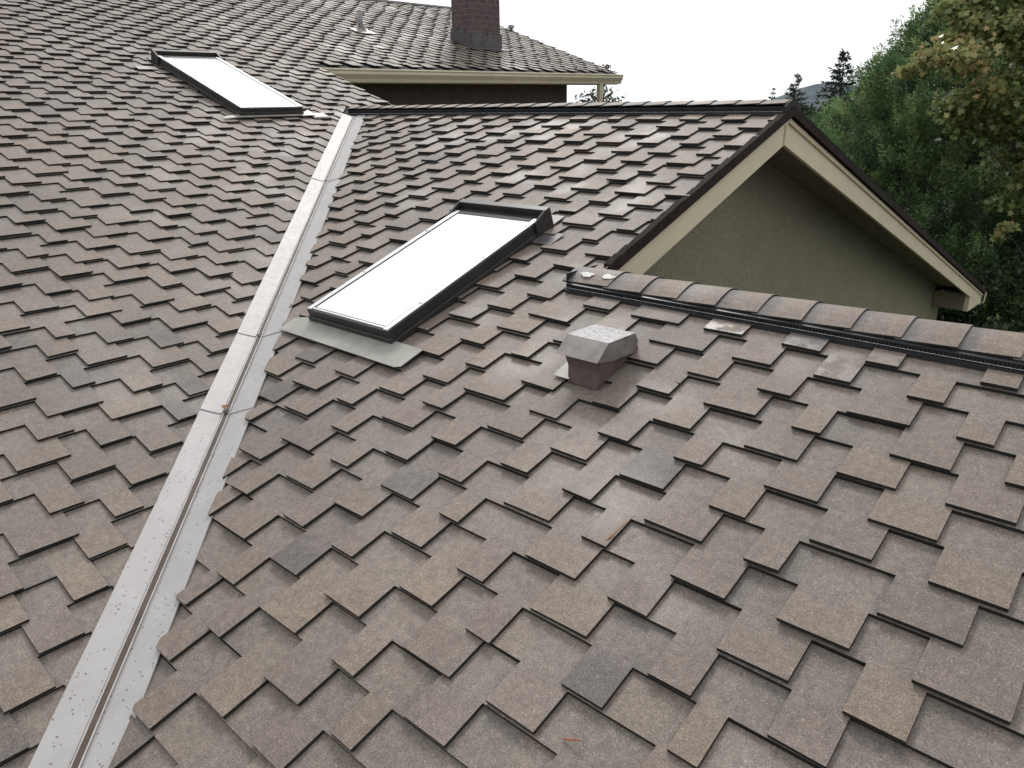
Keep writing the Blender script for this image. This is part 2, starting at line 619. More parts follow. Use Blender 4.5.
# ------------------------------------------------------------------ the house
house = empty('house', (2.0, 0.0, -6.0), 'house with brown shingled roofs, cream rake boards, olive gable wall and brick chimney', 'house')
house_inv = house.matrix_world.copy()


def hp(o):
    """parent to the house and keep the world placement"""
    o.parent = house
    o.matrix_parent_inverse = Matrix.Translation((-2.0, 0.0, 6.0))
    return o


fB = Field(pB)
lay(fB, -24, 23, -3.517, 0.0, 9.7, 6.415, 0.133, regions_B, 11, MEAS_B, 0.1435)
wing = hp(fB.build('wing_roof', None, 'slope of brown grey shingle tabs on the right of the valley'))
fA = Field(pA, 0.0104)
lay(fA, -33, 63, -2.932, -13.0, 7.2, -3.935, 0.138, regions_A, 23, MEAS_A, 0.1380)
main = hp(fA.build('main_roof', None, 'slope of brown grey shingle tabs on the left of the valley and up to the chimney'))

# decks below the shingles and the slopes that face away
m = MB()
d = -0.014
m.loft([[pA(-13, MAIN_RIDGE, d), pA(MAIN_END, MAIN_RIDGE, d)], [pA(-13, 1.60, d), pA(MAIN_END, 1.60, d)]], close=False)
m.loft([[pA(-13, 1.60, d), pA(STEP_Y, 1.60, d)], [pA(-13, 0, d), pA(STEP_Y, 0, d)]], close=False)
m.loft([[pA(-13, 0, d), pA(0, 0, d)], [pA(-13, -7.5, d), pA(-7.5 * CC, -7.5, d)]], close=False)
zr = MAIN_RIDGE * SN
xr = -MAIN_RIDGE * CC
m.loft([[pW(xr, -13, zr - 0.01), pW(xr, MAIN_END, zr - 0.01)], [pW(xr - 4.5, -13, zr - 1.53), pW(xr - 4.5, MAIN_END, zr - 1.53)]], close=False)
o = m.build('roof_deck', [M['under']], None)
hp(o)
m = MB()
m.loft([[pB(0, 0, d), pB(GABLE_X - 0.01, 0, d)], [pB(2.45, -2.45 / CC, d), pB(GABLE_X - 0.01, -2.45 / CC, d)]], close=False)
m.loft([[pB(2.40, -2.40 / CC, d), pB(9.6, -2.40 / CC, d)], [pB(7.5 * CC, -7.5, d), pB(9.6, -7.5, d)]], close=False)
m.loft([[pB(GABLE_X - 0.01, LOW_RIDGE_Y / CC, d), pB(9.6, LOW_RIDGE_Y / CC, d)], [pB(GABLE_X - 0.01, -2.42 / CC, d), pB(9.6, -2.42 / CC, d)]], close=False)
hp(m.build('roof_deck', [M['under']], None))

# far slope of the cross gable and far slope of the low wing, laid with the same shingles
fF = Field(lambda u, s, h=0.0: Vector((u, -(s * CC - h * SN), s * SN + h * CC)))


def regions_F(q, sb):
    q = clip(q, 1, 0, GABLE_X + 0.030)
    q = clip(q, -1, 0, 2.03 if sb < -0.7 else 0.2)
    q = clip(q, 0, 1, -0.02)
    return [q]


lay(fF, -61, 0, -0.10, -2.1, 4.7, 0.0, 0.12, regions_F, 31)
hp(fF.build('wing_roof', None, 'far slope of the cross gable, turned away from the near roofs'))
lzr = LOW_RIDGE_Y * PITCH
fG = Field(lambda u, s, h=0.0: Vector((u, LOW_RIDGE_Y - (s * CC - h * SN), lzr + s * SN + h * CC)))


def regions_G(q, sb):
    q = clip(q, 1, 0, 9.6)
    q = clip(q, -1, 0, -(GABLE_X - 0.49))
    q = clip(q, 0, 1, -0.02)
    return [q]


lay(fG, -22, 0, -0.10, 4.2, 9.7, 0.0, 0.12, regions_G, 37)
hp(fG.build('wing_roof', None, 'far slope of the low wing behind the vented ridge'))

# ---- valley flashing: four lapped lengths with a raised centre rib
E2 = Vector((1, -1, -PITCH)).normalized()         # down the valley


def vpt(t, side, w, h):
    """t: x (=-y) along the valley; side -1 main slope, +1 wing; w distance from the line in plan"""
    if side < 0:
        x, y = t - w / 2, -t - w / 2
        return Vector((x, y, -PITCH * x)) + (pA(0, 0, h) - pA(0, 0, 0))
    x, y = t + w / 2, -t + w / 2
    return Vector((x, y, PITCH * y)) + (pB(0, 0, h) - pB(0, 0, 0))


joints = [0.13, 1.43, 3.10, 3.57, 6.9]
for i in range(4):
    t0, t1 = joints[i], joints[i + 1]
    m = MB()
    rings = []
    nseg = 9
    for q in range(nseg + 1):
        t = t0 + (t1 + (0.05 if i < 3 else 0) - t0) * q / nseg
        up = 0.013 + 0.006 * (1 - q / nseg) * 0 + (0.0 if i == 3 else 0.0045 * q / nseg)
        wv = 0.0015 * math.sin(5.1 * t + i)
        a = [vpt(t, -1, 0.165, up + 0.006 + wv), vpt(t, -1, 0.085, up + 0.001), vpt(t, -1, 0.026, up),
             vpt(t, 1, 0.026, up), vpt(t, 1, 0.09, up + 0.001), vpt(t, 1, 0.180, up + 0.002 - wv)]
        b = [vpt(t, 1, 0.180, up - 0.004), vpt(t, 1, 0.026, up - 0.006), vpt(t, -1, 0.026, up - 0.006), vpt(t, -1, 0.165, up - 0.012)]
        rings.append(a + b)
    m.loft(rings)
    vf = hp(m.build('valley_flashing', [M['valley']], None))
    r = MB()
    rings = []
    for q in range(nseg + 1):
        t = t0 + 0.004 + (t1 + (0.046 if i < 3 else 0) - t0) * q / nseg
        up = 0.0145 + (0.0 if i == 3 else 0.0045 * q / nseg)
        top = vpt(t, 1, 0.0, up + 0.008)
        rings.append([vpt(t, -1, 0.021, up), top + Vector((-0.0085, -0.0085, 0.0)), top + Vector((0.0085, 0.0085, 0.0)), vpt(t, 1, 0.021, up)])
    r.loft(rings)
    rib = r.build('centre_rib', [M['rib']], vf)
    for sg in (-1, 1):
        e = MB()
        e.tube([vpt(t0 + 0.006, sg, 0.023, 0.0195), vpt(t1 + (0.04 if i < 3 else 0), sg, 0.023, 0.0195 + (0 if i == 3 else 0.0045))], 0.0028, 6)
        e.build('rib_edge', [M['ribedge']], vf)


def reparent_children():
    """sub-parts were built in world space: keep them there"""
    for o in list(bpy.data.objects):
        if o.parent is not None and o.parent is not house and o.type == 'MESH' and o.parent.parent is house:
            o.matrix_parent_inverse = Matrix.Identity(4)


# ---- ridge vents and their cap shingles
def ridge(name, x0, x1, y, z, half, edge, crest, step, phase, seed, label, strip_in, strip_h):
    rg = random.Random(seed)
    zig = []
    m = MB()
    for sg in (-1, 1):                           # the vent strip on both sides of the ridge
        def f(u, s, h, sg=sg):
            return Vector((u, y + sg * s, z - PITCH * s + h))
        m.box(f, x0, x1, 0.012, strip_in, 0.004, strip_h, 0.0)
        # louvre ribs along the strip's outer edge
        n = int((x1 - x0) / 0.0125)
        for i in range(n):
            u = x0 + 0.0125 * (i + 0.25)
            m.box(f, u, u + 0.006, strip_in, strip_in + 0.008, 0.0226, strip_h - 0.0055)
        m.box(f, x0, x1, strip_in + 0.0005, strip_in + 0.020, 0.010, 0.0225)
        m.box(f, x0, x1, strip_in + 0.001, strip_in + 0.010, strip_h - 0.005, strip_h)
        zz_ = [f(x0 + 0.008 * i, strip_in + (0.009 if i % 2 else 0.0135), 0.0255 if i % 2 else 0.0300) for i in range(int((x1 - x0) / 0.008))]
        zig.append(zz_)
    m.box(lambda u, s, h: Vector((u, y + s, z + h)), x0 - 0.004, x0, -strip_in, strip_in, -PITCH * strip_in, strip_h)
    vent = hp(m.build('ridge_vent', [M['plastic']], None, label))
    m = MB()
    for line in zig:
        m.loft([[p, p + Vector((0, 0, 0.0022)), p + Vector((0.001, 0, 0.001))] for p in line])
    m.build('filter_edge', [M['filter']], vent)
    # cap shingles
    V, F, MI, T, UV = [], [], [], [], []
    x = phase
    xs = []
    while x > x0 + 0.06:
        x -= step
    xs = [x0 - 0.012]
    x += step
    while x < x1:
        xs.append(x)
        x += step * rg.uniform(0.98, 1.02)
    xs.append(x1 + 0.01)
    for i in range(len(xs) - 1):
        a, b = xs[i], xs[i + 1]
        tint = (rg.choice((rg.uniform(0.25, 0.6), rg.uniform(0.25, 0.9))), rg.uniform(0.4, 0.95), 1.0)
        wj = rg.uniform(-0.004, 0.006)
        base = len(V)
        prof = []
        NP = 9
        for layer in (0, 1):
            for (u, lift) in ((a - 0.02, 0.000), (a + 0.2 * (b - a), 0.002), (b, 0.008)):
                for j in range(NP):
                    q = -1 + 2 * j / (NP - 1)
                    yy = (half + wj) * q
                    zz = crest - abs(q) ** 1.6 * (crest - edge)
                    sk = 0.006 * (1 - q * q) if lift > 0.005 else 0.0
                    V.append((u + sk, y + yy, z + zz + lift - layer * 0.0065))
        NV = 3 * NP

        def idx(layer, r, j):
            return base + layer * NV + r * NP + j
        for r in range(2):
            for j in range(NP - 1):
                F.append((idx(0, r, j), idx(0, r + 1, j), idx(0, r + 1, j + 1), idx(0, r, j + 1)))
                MI.append(0)
                T.append(tint)
                for (rr, jj) in ((r, j), (r + 1, j), (r + 1, j + 1), (r, j + 1)):
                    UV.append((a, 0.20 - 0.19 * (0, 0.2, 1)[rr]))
                F.append((idx(1, r, j), idx(1, r, j + 1), idx(1, r + 1, j + 1), idx(1, r + 1, j)))
                MI.append(1)
                T.append(tint)
                UV += [(0, 0)] * 4
        for j in range(NP - 1):
            F.append((idx(0, 2, j), idx(1, 2, j), idx(1, 2, j + 1), idx(0, 2, j + 1)))
            MI.append(1)
            T.append(tint)
            UV += [(0, 0)] * 4
        for jj, flip in ((0, False), (NP - 1, True)):
            for r in range(2):
                f = (idx(0, r, jj), idx(1, r, jj), idx(1, r + 1, jj), idx(0, r + 1, jj))
                F.append(f[::-1] if flip else f)
                MI.append(1)
                T.append(tint)
                UV += [(0, 0)] * 4
    me = bpy.data.meshes.new('cap_shingles')
    me.from_pydata(V, [], F)
    me.polygons.foreach_set('material_index', MI)
    uvl = me.uv_layers.new(name='UVMap')
    uvl.data.foreach_set('uv', np.array(UV, dtype=np.float32).ravel())
    at = me.attributes.new('tint', 'FLOAT_COLOR', 'FACE')
    at.data.foreach_set('color', np.array([(*t, 1.0) for t in T], dtype=np.float32).ravel())
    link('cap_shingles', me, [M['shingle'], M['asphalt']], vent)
    return vent


lowvent = ridge('ridge_vent', 4.520, 9.6, LOW_RIDGE_Y, lzr, 0.128, 0.008, 0.054, 0.1787, 4.749, 5, 'black slotted vent strip under arched cap shingles on the low ridge', 0.132, 0.047)
upvent = ridge('ridge_vent', -0.02, GABLE_X + 0.015, 0.0, 0.0, 0.085, 0.044, 0.066, 0.1787, 4.40, 6, 'black vent strip along the upper ridge running to the gable peak', 0.080, 0.056)
# chalky marks on the first low cap
for (cx, cy, rx, ry, sd) in ((4.60, -0.078, 0.042, 0.020, 1), (4.715, -0.070, 0.036, 0.021, 2)):
    m = MB()
    rg = random.Random(sd)
    V = []
    for j in range(14):
        a = 2 * math.pi * j / 14
        k = rg.uniform(0.65, 1.1)
        yy = cy + math.sin(a) * ry * k
        q = abs(yy) / 0.128
        zz = 0.054 - q ** 1.6 * 0.046 + 0.0085
        V.append(Vector((cx + math.cos(a) * rx * k, LOW_RIDGE_Y + yy, lzr + zz)))
    m.prism(V, (0, -0.001, 0.0022))
    m.build('chalk_stain', [M['chalk']], lowvent)


# ------------------------------------------------------------------ skylights
def skylight(fn, u1, u2, s1, s2, H, label, fl):
    """fl: +1/-1, side on which the apron is wider"""
    m = MB()
    t = 0.045
    m.box(fn, u1, u2, s1, s1 + t, 0.012, H, 0.004)
    m.box(fn, u1, u2, s2 - t, s2, 0.012, H, 0.004)
    m.box(fn, u1, u1 + t, s1 + t - 0.002, s2 - t + 0.002, 0.012, H - 0.001, 0.004)
    m.box(fn, u2 - t, u2, s1 + t - 0.002, s2 - t + 0.002, 0.012, H - 0.001, 0.004)
    # lower lip of the cladding, swelling a little at the foot
    m.box(fn, u1 - 0.006, u2 + 0.006, s1 - 0.010, s1 + 0.01, 0.010, 0.060, 0.004)
    m.box(fn, u2 - 0.01, u2 + 0.010, s1 - 0.008, s2, 0.010, 0.042, 0.003)
    m.box(fn, u1 - 0.010, u1 + 0.01, s1 - 0.008, s2, 0.010, 0.042, 0.003)
    sk = hp(m.build('skylight', [M['dark_metal']], None, label))
    g = MB()
    g.box(fn, u1 + 0.040, u2 - 0.040, s1 + 0.030, s2 - 0.046, H - 0.012, H + 0.001, 0.002)
    g.build('glass_pane', [M['glass']], sk)
    r = MB()
    w = 0.036
    r.box(fn, u1 + 0.004, u1 + w, s1 + 0.004, s2 - 0.05, H, H + 0.007, 0.002)
    r.box(fn, u2 - w, u2 - 0.004, s1 + 0.004, s2 - 0.05, H, H + 0.007, 0.002)
    r.box(fn, u1 + w + 0.001, u2 - w - 0.001, s1 + 0.014, s1 + 0.026, H - 0.001, H + 0.004, 0.0015)
    for (uu, ss) in ((u2 - 0.02, s1 + 0.25), (u2 - 0.02, s1 + 0.72), (u1 + 0.02, s1 + 0.4), (u2 - 0.02, s2 - 0.14), (u1 + 0.02, s1 + 0.9)):
        if ss < s2 - 0.08:
            r.box(fn, uu - 0.006, uu + 0.006, ss - 0.006, ss + 0.006, H + 0.006, H + 0.012, 0.002)
    r.build('rim', [M['rim']], sk)
    k = MB()
    k.box(fn, u1 + w + 0.001, u1 + w + 0.006, s1 + 0.03, s2 - 0.05, H, H + 0.0045)
    k.box(fn, u2 - w - 0.006, u2 - w - 0.001, s1 + 0.03, s2 - 0.05, H, H + 0.0045)
    k.box(fn, u1 + w + 0.007, u2 - w - 0.007, s1 + 0.0265, s1 + 0.031, H, H + 0.0035)
    k.box(fn, u1 + 0.030, u2 - 0.030, s2 - 0.078, s2 - 0.050, H + 0.0015, H + 0.005)
    k.build('gasket', [M['gasket']], sk)
    # head flashing: a folded collar around the upper end, standing above the frame
    h = MB()
    e = 0.016
    h.box(fn, u1 - e, u2 + e, s2 - 0.004, s2 + 0.045, 0.012, H + 0.038, 0.004)
    for (a, b) in ((u2 + 0.0005, u2 + e), (u1 - e, u1 - 0.0005)):
        pts = [(s2 - 0.002, 0.014), (s2 - 0.10, 0.014), (s2 - 0.10, H + 0.008), (s2 - 0.002, H + 0.037)]
        h.prism([fn(a, s, z) for s, z in pts], fn(b, 0, 0) - fn(a, 0, 0), bevel=0.002)
    h.box(fn, u1 - 0.01, u2 + 0.01, s2 + 0.03, s2 + 0.16, 0.016, 0.026, 0.002)
    h.build('head_flashing', [M['dark_metal']], sk)
    # apron below the foot, lying on the tabs
    a = MB()
    l, rr = (0.12, 0.20) if fl > 0 else (0.18, 0.12)
    lo = s1 - (0.135 if fl > 0 else 0.05)
    pts = [(u1 - l, lo + 0.015), (u1 - l + 0.01, lo), (u2 + rr - 0.03, lo - 0.006), (u2 + rr, lo + 0.01), (u2 + rr + 0.004, lo + 0.15), (u2 + 0.01, s1 + 0.02), (u1 - 0.01, s1 + 0.02), (u1 - l, s1 - 0.02)]
    a.prism([fn(u, s, 0.0325 + 0.001 * math.sin(9 * u)) for u, s in pts], fn(0, 0, 0.003) - fn(0, 0, 0))
    a.build('apron_flashing', [M['apron']], sk)
    return sk


skylight(pB, 3.345, 4.001, -3.105, -1.880, 0.098, 'nearer skylight, low and wide, right of the metal valley', 1)
skylight(pA, -1.350, -0.694, -0.064, 1.540, 0.098, 'farther skylight, long and narrow, high on the left slope', -1)
# short step of metal by the head of the near skylight
m = MB()
m.box(pB, 4.012, 4.150, -2.045, -1.915, 0.020, 0.024, 0.001)
hp(m.build('step_flashing', [M['lead']], None))
m = MB()
m.box(pA, -0.62, -0.44, -0.14, -0.03, 0.0225, 0.026, 0.001)
hp(m.build('step_flashing', [M['apron']], None))
m = MB()
m.box(pA, -1.62, -1.42, 1.30, 1.40, 0.0225, 0.026, 0.001)
hp(m.build('step_flashing', [M['apron']], None))

# ------------------------------------------------------------------ small hooded roof vent
m = MB()
u1, u2 = 4.975, 5.118
m.loft([[pB(u1, -3.012, 0.012), pB(u2, -3.012, 0.012), pB(u2, -2.715, 0.012), pB(u1, -2.715, 0.012)],
        [pB(u1 - 0.004, -2.985, 0.075), pB(u2 + 0.004, -2.985, 0.075), pB(u2 + 0.003, -2.722, 0.075), pB(u1 - 0.003, -2.722, 0.075)],
        [pB(u1 - 0.018, -2.975, 0.128), pB(u2 + 0.012, -2.975, 0.128), pB(u2 + 0.008, -2.740, 0.090), pB(u1 - 0.012, -2.740, 0.090)]])
rvent = hp(m.build('roof_vent', [M['vent_dark']], None, 'small brown hooded vent standing on the right slope below the low ridge'))
m = MB()
ua, ub = 4.936, 5.134
prof = [(-3.003, 0.136), (-2.912, 0.170), (-2.738, 0.108), (-2.728, 0.060), (-2.735, 0.060), (-2.745, 0.100), (-2.915, 0.162), (-2.995, 0.131)]
m.prism([pB(ua, s, h) for s, h in prof], pB(ub, 0, 0) - pB(ua, 0, 0))
prof = [(-3.002, 0.1345), (-2.912, 0.168), (-2.739, 0.106), (-2.729, 0.060), (-2.76, 0.030), (-2.90, 0.080)]
for a, b in ((ua + 0.0005, ua + 0.004), (ub - 0.004, ub - 0.0005)):
    m.prism([pB(a, s, h) for s, h in prof], pB(b, 0, 0) - pB(a, 0, 0))
hd = m.build('hood', [M['vent'], M['wet']], rvent)
for p in hd.data.polygons:
    if p.normal.z > 0.97 and p.area > 0.01:
        p.material_index = 1
m = MB()
m.box(pB, 4.905, 4.985, -3.016, -2.76, 0.0285, 0.0310, 0.001)
m.build('flange', [M['apron']], rvent)

# ------------------------------------------------------------------ chimney, pipe, cap
def uvbox(o, scale=1.0):
    me = o.data
    uvl = me.uv_layers.new(name='UVMap')
    for p in me.polygons:
        n = p.normal
        for li in p.loop_indices:
            co = me.vertices[me.loops[li].vertex_index].co
            if abs(n.x) > abs(n.y):
                uvl.data[li].uv = (co.y, co.z)
            else:
                uvl.data[li].uv = (co.x + 0.05, co.z)


m = MB()
cx0, cx1, cy0, cy1 = -3.10, -2.64, 4.46, 5.14
m.box(pW, cx0, cx1, cy0, cy1, 0.70, 3.05, 0.006)
ch = m.build('chimney', [M['brick']], None, 'dark red brick chimney on the far slope')
uvbox(ch)
hp(ch)
m = MB()
m.box(pW, cx0 - 0.05, cx1 + 0.05, cy0 - 0.05, cy1 + 0.05, 3.05, 3.15, 0.01)
m.build('crown', [M['lead']], ch)
m = MB()
zf = lambda x: -PITCH * x
m.prism([pW(cx1 + 0.004, cy0 - 0.02, zf(cx1) + 0.0), pW(cx1 + 0.004, cy1 + 0.02, zf(cx1) + 0.0), pW(cx1 + 0.004, cy1 + 0.02, zf(cx1) + 0.24), pW(cx1 + 0.004, cy1 - 0.14, zf(cx1) + 0.22),
         pW(cx1 + 0.004, cy1 - 0.30, zf(cx1) + 0.26), pW(cx1 + 0.004, cy0 + 0.34, zf(cx1) + 0.20), pW(cx1 + 0.004, cy0 + 0.16, zf(cx1) + 0.25), pW(cx1 + 0.004, cy0 - 0.02, zf(cx1) + 0.25)], (0.014, 0, 0))
st = []
for i in range(3):
    xa = cx1 - i * 0.16
    st += [pW(xa, cy0 - 0.004, zf(xa) + 0.24 + 0.02 * (i % 2)), pW(xa - 0.15, cy0 - 0.004, zf(xa) + 0.22 + 0.02 * (i % 2))]
m.prism([pW(cx1 + 0.01, cy0 - 0.004, zf(cx1) - 0.0), *st, pW(cx0 - 0.04, cy0 - 0.004, zf(cx0))], (0, -0.014, 0))
m.box(pA, cy0 - 0.09, cy1 + 0.10, -cx1 / CC - 0.115 - 0.0, -cx1 / CC + 0.02, 0.022, 0.030, 0.002)
m.box(pA, cy0 - 0.09, cy0 + 0.01, -cx1 / CC - 0.10, -cx0 / CC, 0.022, 0.029, 0.002)
m.build('base_flashing', [M['lead']], ch)

m = MB()
pp = pA(2.68, 3.42, 0)
m.tube([pp, pp + Vector((0, 0, 0.30))], 0.04, 14)
pip = hp(m.build('vent_pipe', [M['pipe']], None, 'thin grey vent pipe left of the chimney', smooth=True))
m = MB()
m.box(pA, 2.53, 2.86, 3.26, 3.52, 0.022, 0.027, 0.002)
m.loft([[pA(2.68 + math.cos(a) * 0.09, 3.42 + math.sin(a) * 0.09, 0.026) for a in [2 * math.pi * j / 14 for j in range(14)]],
        [pp + Vector((math.cos(a) * 0.045, math.sin(a) * 0.045, 0.10)) for a in [2 * math.pi * j / 14 for j in range(14)]]])
m.build('pipe_flashing', [M['apron']], pip)
# small knob on the far rake
m = MB()
kp = pA(7.0, 4.28, 0.02)
m.tube([kp, kp + Vector((0, 0, 0.03)), kp + Vector((0, 0, 0.035)), kp + Vector((0, 0, 0.09))], [0.04, 0.04, 0.075, 0.05], 12)
hp(m.build('vent_cap', [M['pipe']], None))

# ------------------------------------------------------------------ main roof: eave, gutter, walls, rake
ze = -PITCH * EAVE_X
# K-style gutter along the eave
gp = [(0.000, 0.00), (0.120, 0.00), (0.128, -0.012), (0.118, -0.030), (0.122, -0.060), (0.085, -0.115), (0.075, -0.155), (0.010, -0.155), (0.010, -0.135), (0.066, -0.138), (0.075, -0.105), (0.108, -0.055), (0.106, -0.014), (0.004, -0.014)]
m = MB()
m.prism([pW(EAVE_X + 0.018 + a, STEP_Y + 0.02, ze - 0.025 + b) for a, b in gp], (0, 7.02 - STEP_Y - 0.02, 0))
# end cap
m.prism([pW(EAVE_X + 0.018 + a, 7.021, ze - 0.025 + b) for a, b in gp[:8]], (0, 0.004, 0))
hp(m.build('gutter', [M['gutter']], None, 'beige gutter along the upper eave below the chimney'))
m = MB()
m.box(pW, EAVE_X - 0.012, EAVE_X + 0.014, STEP_Y + 0.01, MAIN_END - 0.01, ze - 0.19, ze - 0.014, 0.003)
hp(m.build('fascia_board', [M['cream']], None))
m = MB()
m.box(pW, EAVE_X - 0.50, EAVE_X - 0.014, STEP_Y + 0.01, MAIN_END - 0.01, ze - 0.185, ze - 0.165)
hp(m.build('soffit', [M['soffit']], None))
m = MB()
m.box(pW, EAVE_X - 0.62, EAVE_X - 0.50, STEP_Y + 0.02, 6.21, -6.0, ze - 0.12)
m.box(pW, -9.5, EAVE_X - 0.622, 6.09, 6.212, -6.0, 0.30)
m.prism([pW(EAVE_X - 0.63, 6.10, 0.30), pW(-9.5, 6.10, 0.30), pW(xr, 6.10, zr - 0.08)], (0, 0.11, 0))
hp(m.build('main_wall', [M['brown_wall']], None, 'dark brown wall under the upper eave'))
# little cheek wall where the low part of the slope ends
m = MB()
m.prism([pA(STEP_Y - 0.03, 1.62, -0.016), pA(STEP_Y - 0.03, -0.6, -0.016), pW(0.5, STEP_Y - 0.03, -0.24), pW(EAVE_X - 0.4, STEP_Y - 0.03, -0.24)], (0, 0.02, 0))
hp(m.build('cheek_wall', [M['brown_wall']], None))
# rake board of the main gable end
m = MB()
m.prism([pA(MAIN_END - 0.03, 1.60, -0.016), pA(MAIN_END - 0.03, MAIN_RIDGE, -0.016), pA(MAIN_END - 0.03, MAIN_RIDGE, -0.19), pA(MAIN_END - 0.03, 1.60, -0.19)], (0, 0.025, 0))
hp(m.build('rake_board', [M['cream']], None))
# downspout
m = MB()
m.box(pW, EAVE_X + 0.03, EAVE_X + 0.10, 6.37, 6.47, -6.0, ze - 0.18, 0.008)
hp(m.build('downspout', [M['gutter']], None))
# ridge caps on the main ridge (plain line of caps)
ridge('ridge_vent', -13.0, MAIN_END, xr, zr, 0.1, 0.0, 0.03, 0.1787, 2.0, 9, None, 0.08, 0.02) if False else None
m = MB()
for i in range(int((MAIN_END + 13) / 0.18)):
    y0 = -13 + 0.18 * i
    m.prism([pW(xr + 0.13, y0, zr - 0.044 + 0.020), pW(xr, y0, zr + 0.030), pW(xr - 0.13, y0, zr - 0.044 + 0.020), pW(xr - 0.13, y0, zr - 0.052 + 0.02), pW(xr, y0, zr + 0.020), pW(xr + 0.13, y0, zr - 0.052 + 0.020)], (0, 0.19, 0.006))
hp(m.build('ridge_shingles', [M['asphalt']], None))

# ------------------------------------------------------------------ cross gable: rakes, fascia, wall
FD = 0.036                                       # fascia top below the shingle surface
for sg, ylen in ((-1, 2.03), (1, WING_END)):
    def f(x, yy, dz, sg=sg):
        return pW(x, sg * yy, -PITCH * yy + dz)
    # cream rake board
    m = MB()
    y0 = 0.0
    bot = [f(GABLE_X - 0.035, y0, -0.212), f(GABLE_X - 0.035, ylen, -0.212)]
    top = [f(GABLE_X - 0.035, ylen, -FD), f(GABLE_X - 0.035, y0, -FD)]
    m.prism(bot + top, (0.030, 0, 0), bevel=0.002)
    rb = hp(m.build('rake_board', [M['cream']], None))
    # thin moulding on the top edge
    m = MB()
    m.prism([f(GABLE_X - 0.0045, y0 + 0.006, -FD - 0.034), f(GABLE_X - 0.0045, ylen, -FD - 0.034), f(GABLE_X - 0.0045, ylen, -FD - 0.002), f(GABLE_X - 0.0045, y0 + 0.006, -FD - 0.002)], (0.016, 0, 0), bevel=0.002)
    m.build('moulding', [M['cream_edge']], rb)
    # dark rake edge: drip metal under the ends of the shingles
    m = MB()
    m.prism([f(GABLE_X - 0.06, y0, -FD + 0.002), f(GABLE_X - 0.06, ylen + 0.03, -FD + 0.002), f(GABLE_X - 0.06, ylen + 0.03, -0.004), f(GABLE_X - 0.06, y0, -0.004)], (0.082, 0, 0))
    m.prism([f(GABLE_X + 0.0305, y0, -0.030), f(GABLE_X + 0.0305, ylen + 0.03, -0.030), f(GABLE_X + 0.0305, ylen + 0.03, 0.034 if sg < 0 else 0.020), f(GABLE_X + 0.0305, y0, 0.034)], (0.007, 0, 0))
    rj = random.Random(17 + sg)
    yy = 0.02
    while yy < ylen:                              # ragged ends of the starter strips
        ln = rj.uniform(0.09, 0.17)
        hh = rj.uniform(0.030, 0.041)
        m.prism([f(GABLE_X - rj.uniform(0.002, 0.016), yy, 0.0), f(GABLE_X - 0.002, yy + ln, 0.0), f(GABLE_X - 0.002, yy + ln, hh - 0.006), f(GABLE_X - 0.002, yy, hh)], (0.0395, 0, 0))
        yy += ln + 0.002
    hp(m.build('rake_edge', [M['rake']], None))
# boards meet at the peak: narrow cover strip
m = MB()
m.box(pW, GABLE_X - 0.0048, GABLE_X + 0.004, -0.022, 0.004, -0.214, -FD - 0.040, 0.001)
hp(m.build('peak_strip', [M['cream_edge']], None))
# dark nose of the ridge at the peak
m = MB()
m.prism([pW(GABLE_X + 0.012, -0.13, -0.03), pW(GABLE_X + 0.012, 0.13, -0.03), pW(GABLE_X + 0.012, 0.12, 0.03), pW(GABLE_X + 0.012, 0.05, 0.062), pW(GABLE_X + 0.012, -0.05, 0.062), pW(GABLE_X + 0.012, -0.12, 0.03)], (0.02, 0, 0), bevel=0.004)
hp(m.build('ridge_end', [M['asphalt']], None))
# gable wall
WX = GABLE_X - 0.50
m = MB()
m.prism([pW(WX, -3.2, -3.2 * PITCH - 0.06), pW(WX, 0, -0.06), pW(WX, 7.98, -7.98 * PITCH - 0.06), pW(WX, 7.98, -6.0), pW(WX, -3.2, -6.0)], (-0.12, 0, 0))
hp(m.build('gable_wall', [M['stucco']], None, 'olive stucco gable wall behind the low ridge'))
m = MB()
m.prism([pW(WX - 0.121, 7.74, -2.7), pW(-1.9, 7.74, -2.7), pW(-1.9, 7.74, -6.0), pW(WX - 0.121, 7.74, -6.0)], (0, 0.12, 0))
hp(m.build('side_wall', [M['stucco']], None))
# soffit under the rake overhang
for sg, ylen in ((-1, 2.3), (1, 8.2)):
    m = MB()
    m.prism([pW(WX + 0.002, 0, -0.09), pW(WX + 0.002, sg * ylen, -PITCH * ylen - 0.09), pW(WX + 0.002, sg * ylen, -PITCH * ylen - 0.075), pW(WX + 0.002, 0, -0.075)], (0.30, 0, 0))
    hp(m.build('soffit', [M['soffit']], None))
# boxed eave return
m = MB()
zc = -PITCH * 7.45 - 0.205
m.prism([pW(WX + 0.01, 7.44, zc + 0.03), pW(WX + 0.01, 8.30, -PITCH * 8.30 - 0.16), pW(WX + 0.01, 8.30, -PITCH * 8.30 - 0.19), pW(WX + 0.01, 7.46, zc - 0.225)], (0.415, 0, 0), bevel=0.003)
hp(m.build('shaded_eave_return', [M['soffit']], None))  # shade on the box's inner side put into its darker colour
m = MB()
m.prism([pW(WX + 0.427, 7.43, zc + 0.035), pW(WX + 0.427, 8.31, -PITCH * 8.30 - 0.155), pW(WX + 0.427, 8.31, -PITCH * 8.30 - 0.195), pW(WX + 0.427, 7.45, zc - 0.230)], (0.066, 0, 0), bevel=0.003)
hp(m.build('eave_return', [M['cream']], None))
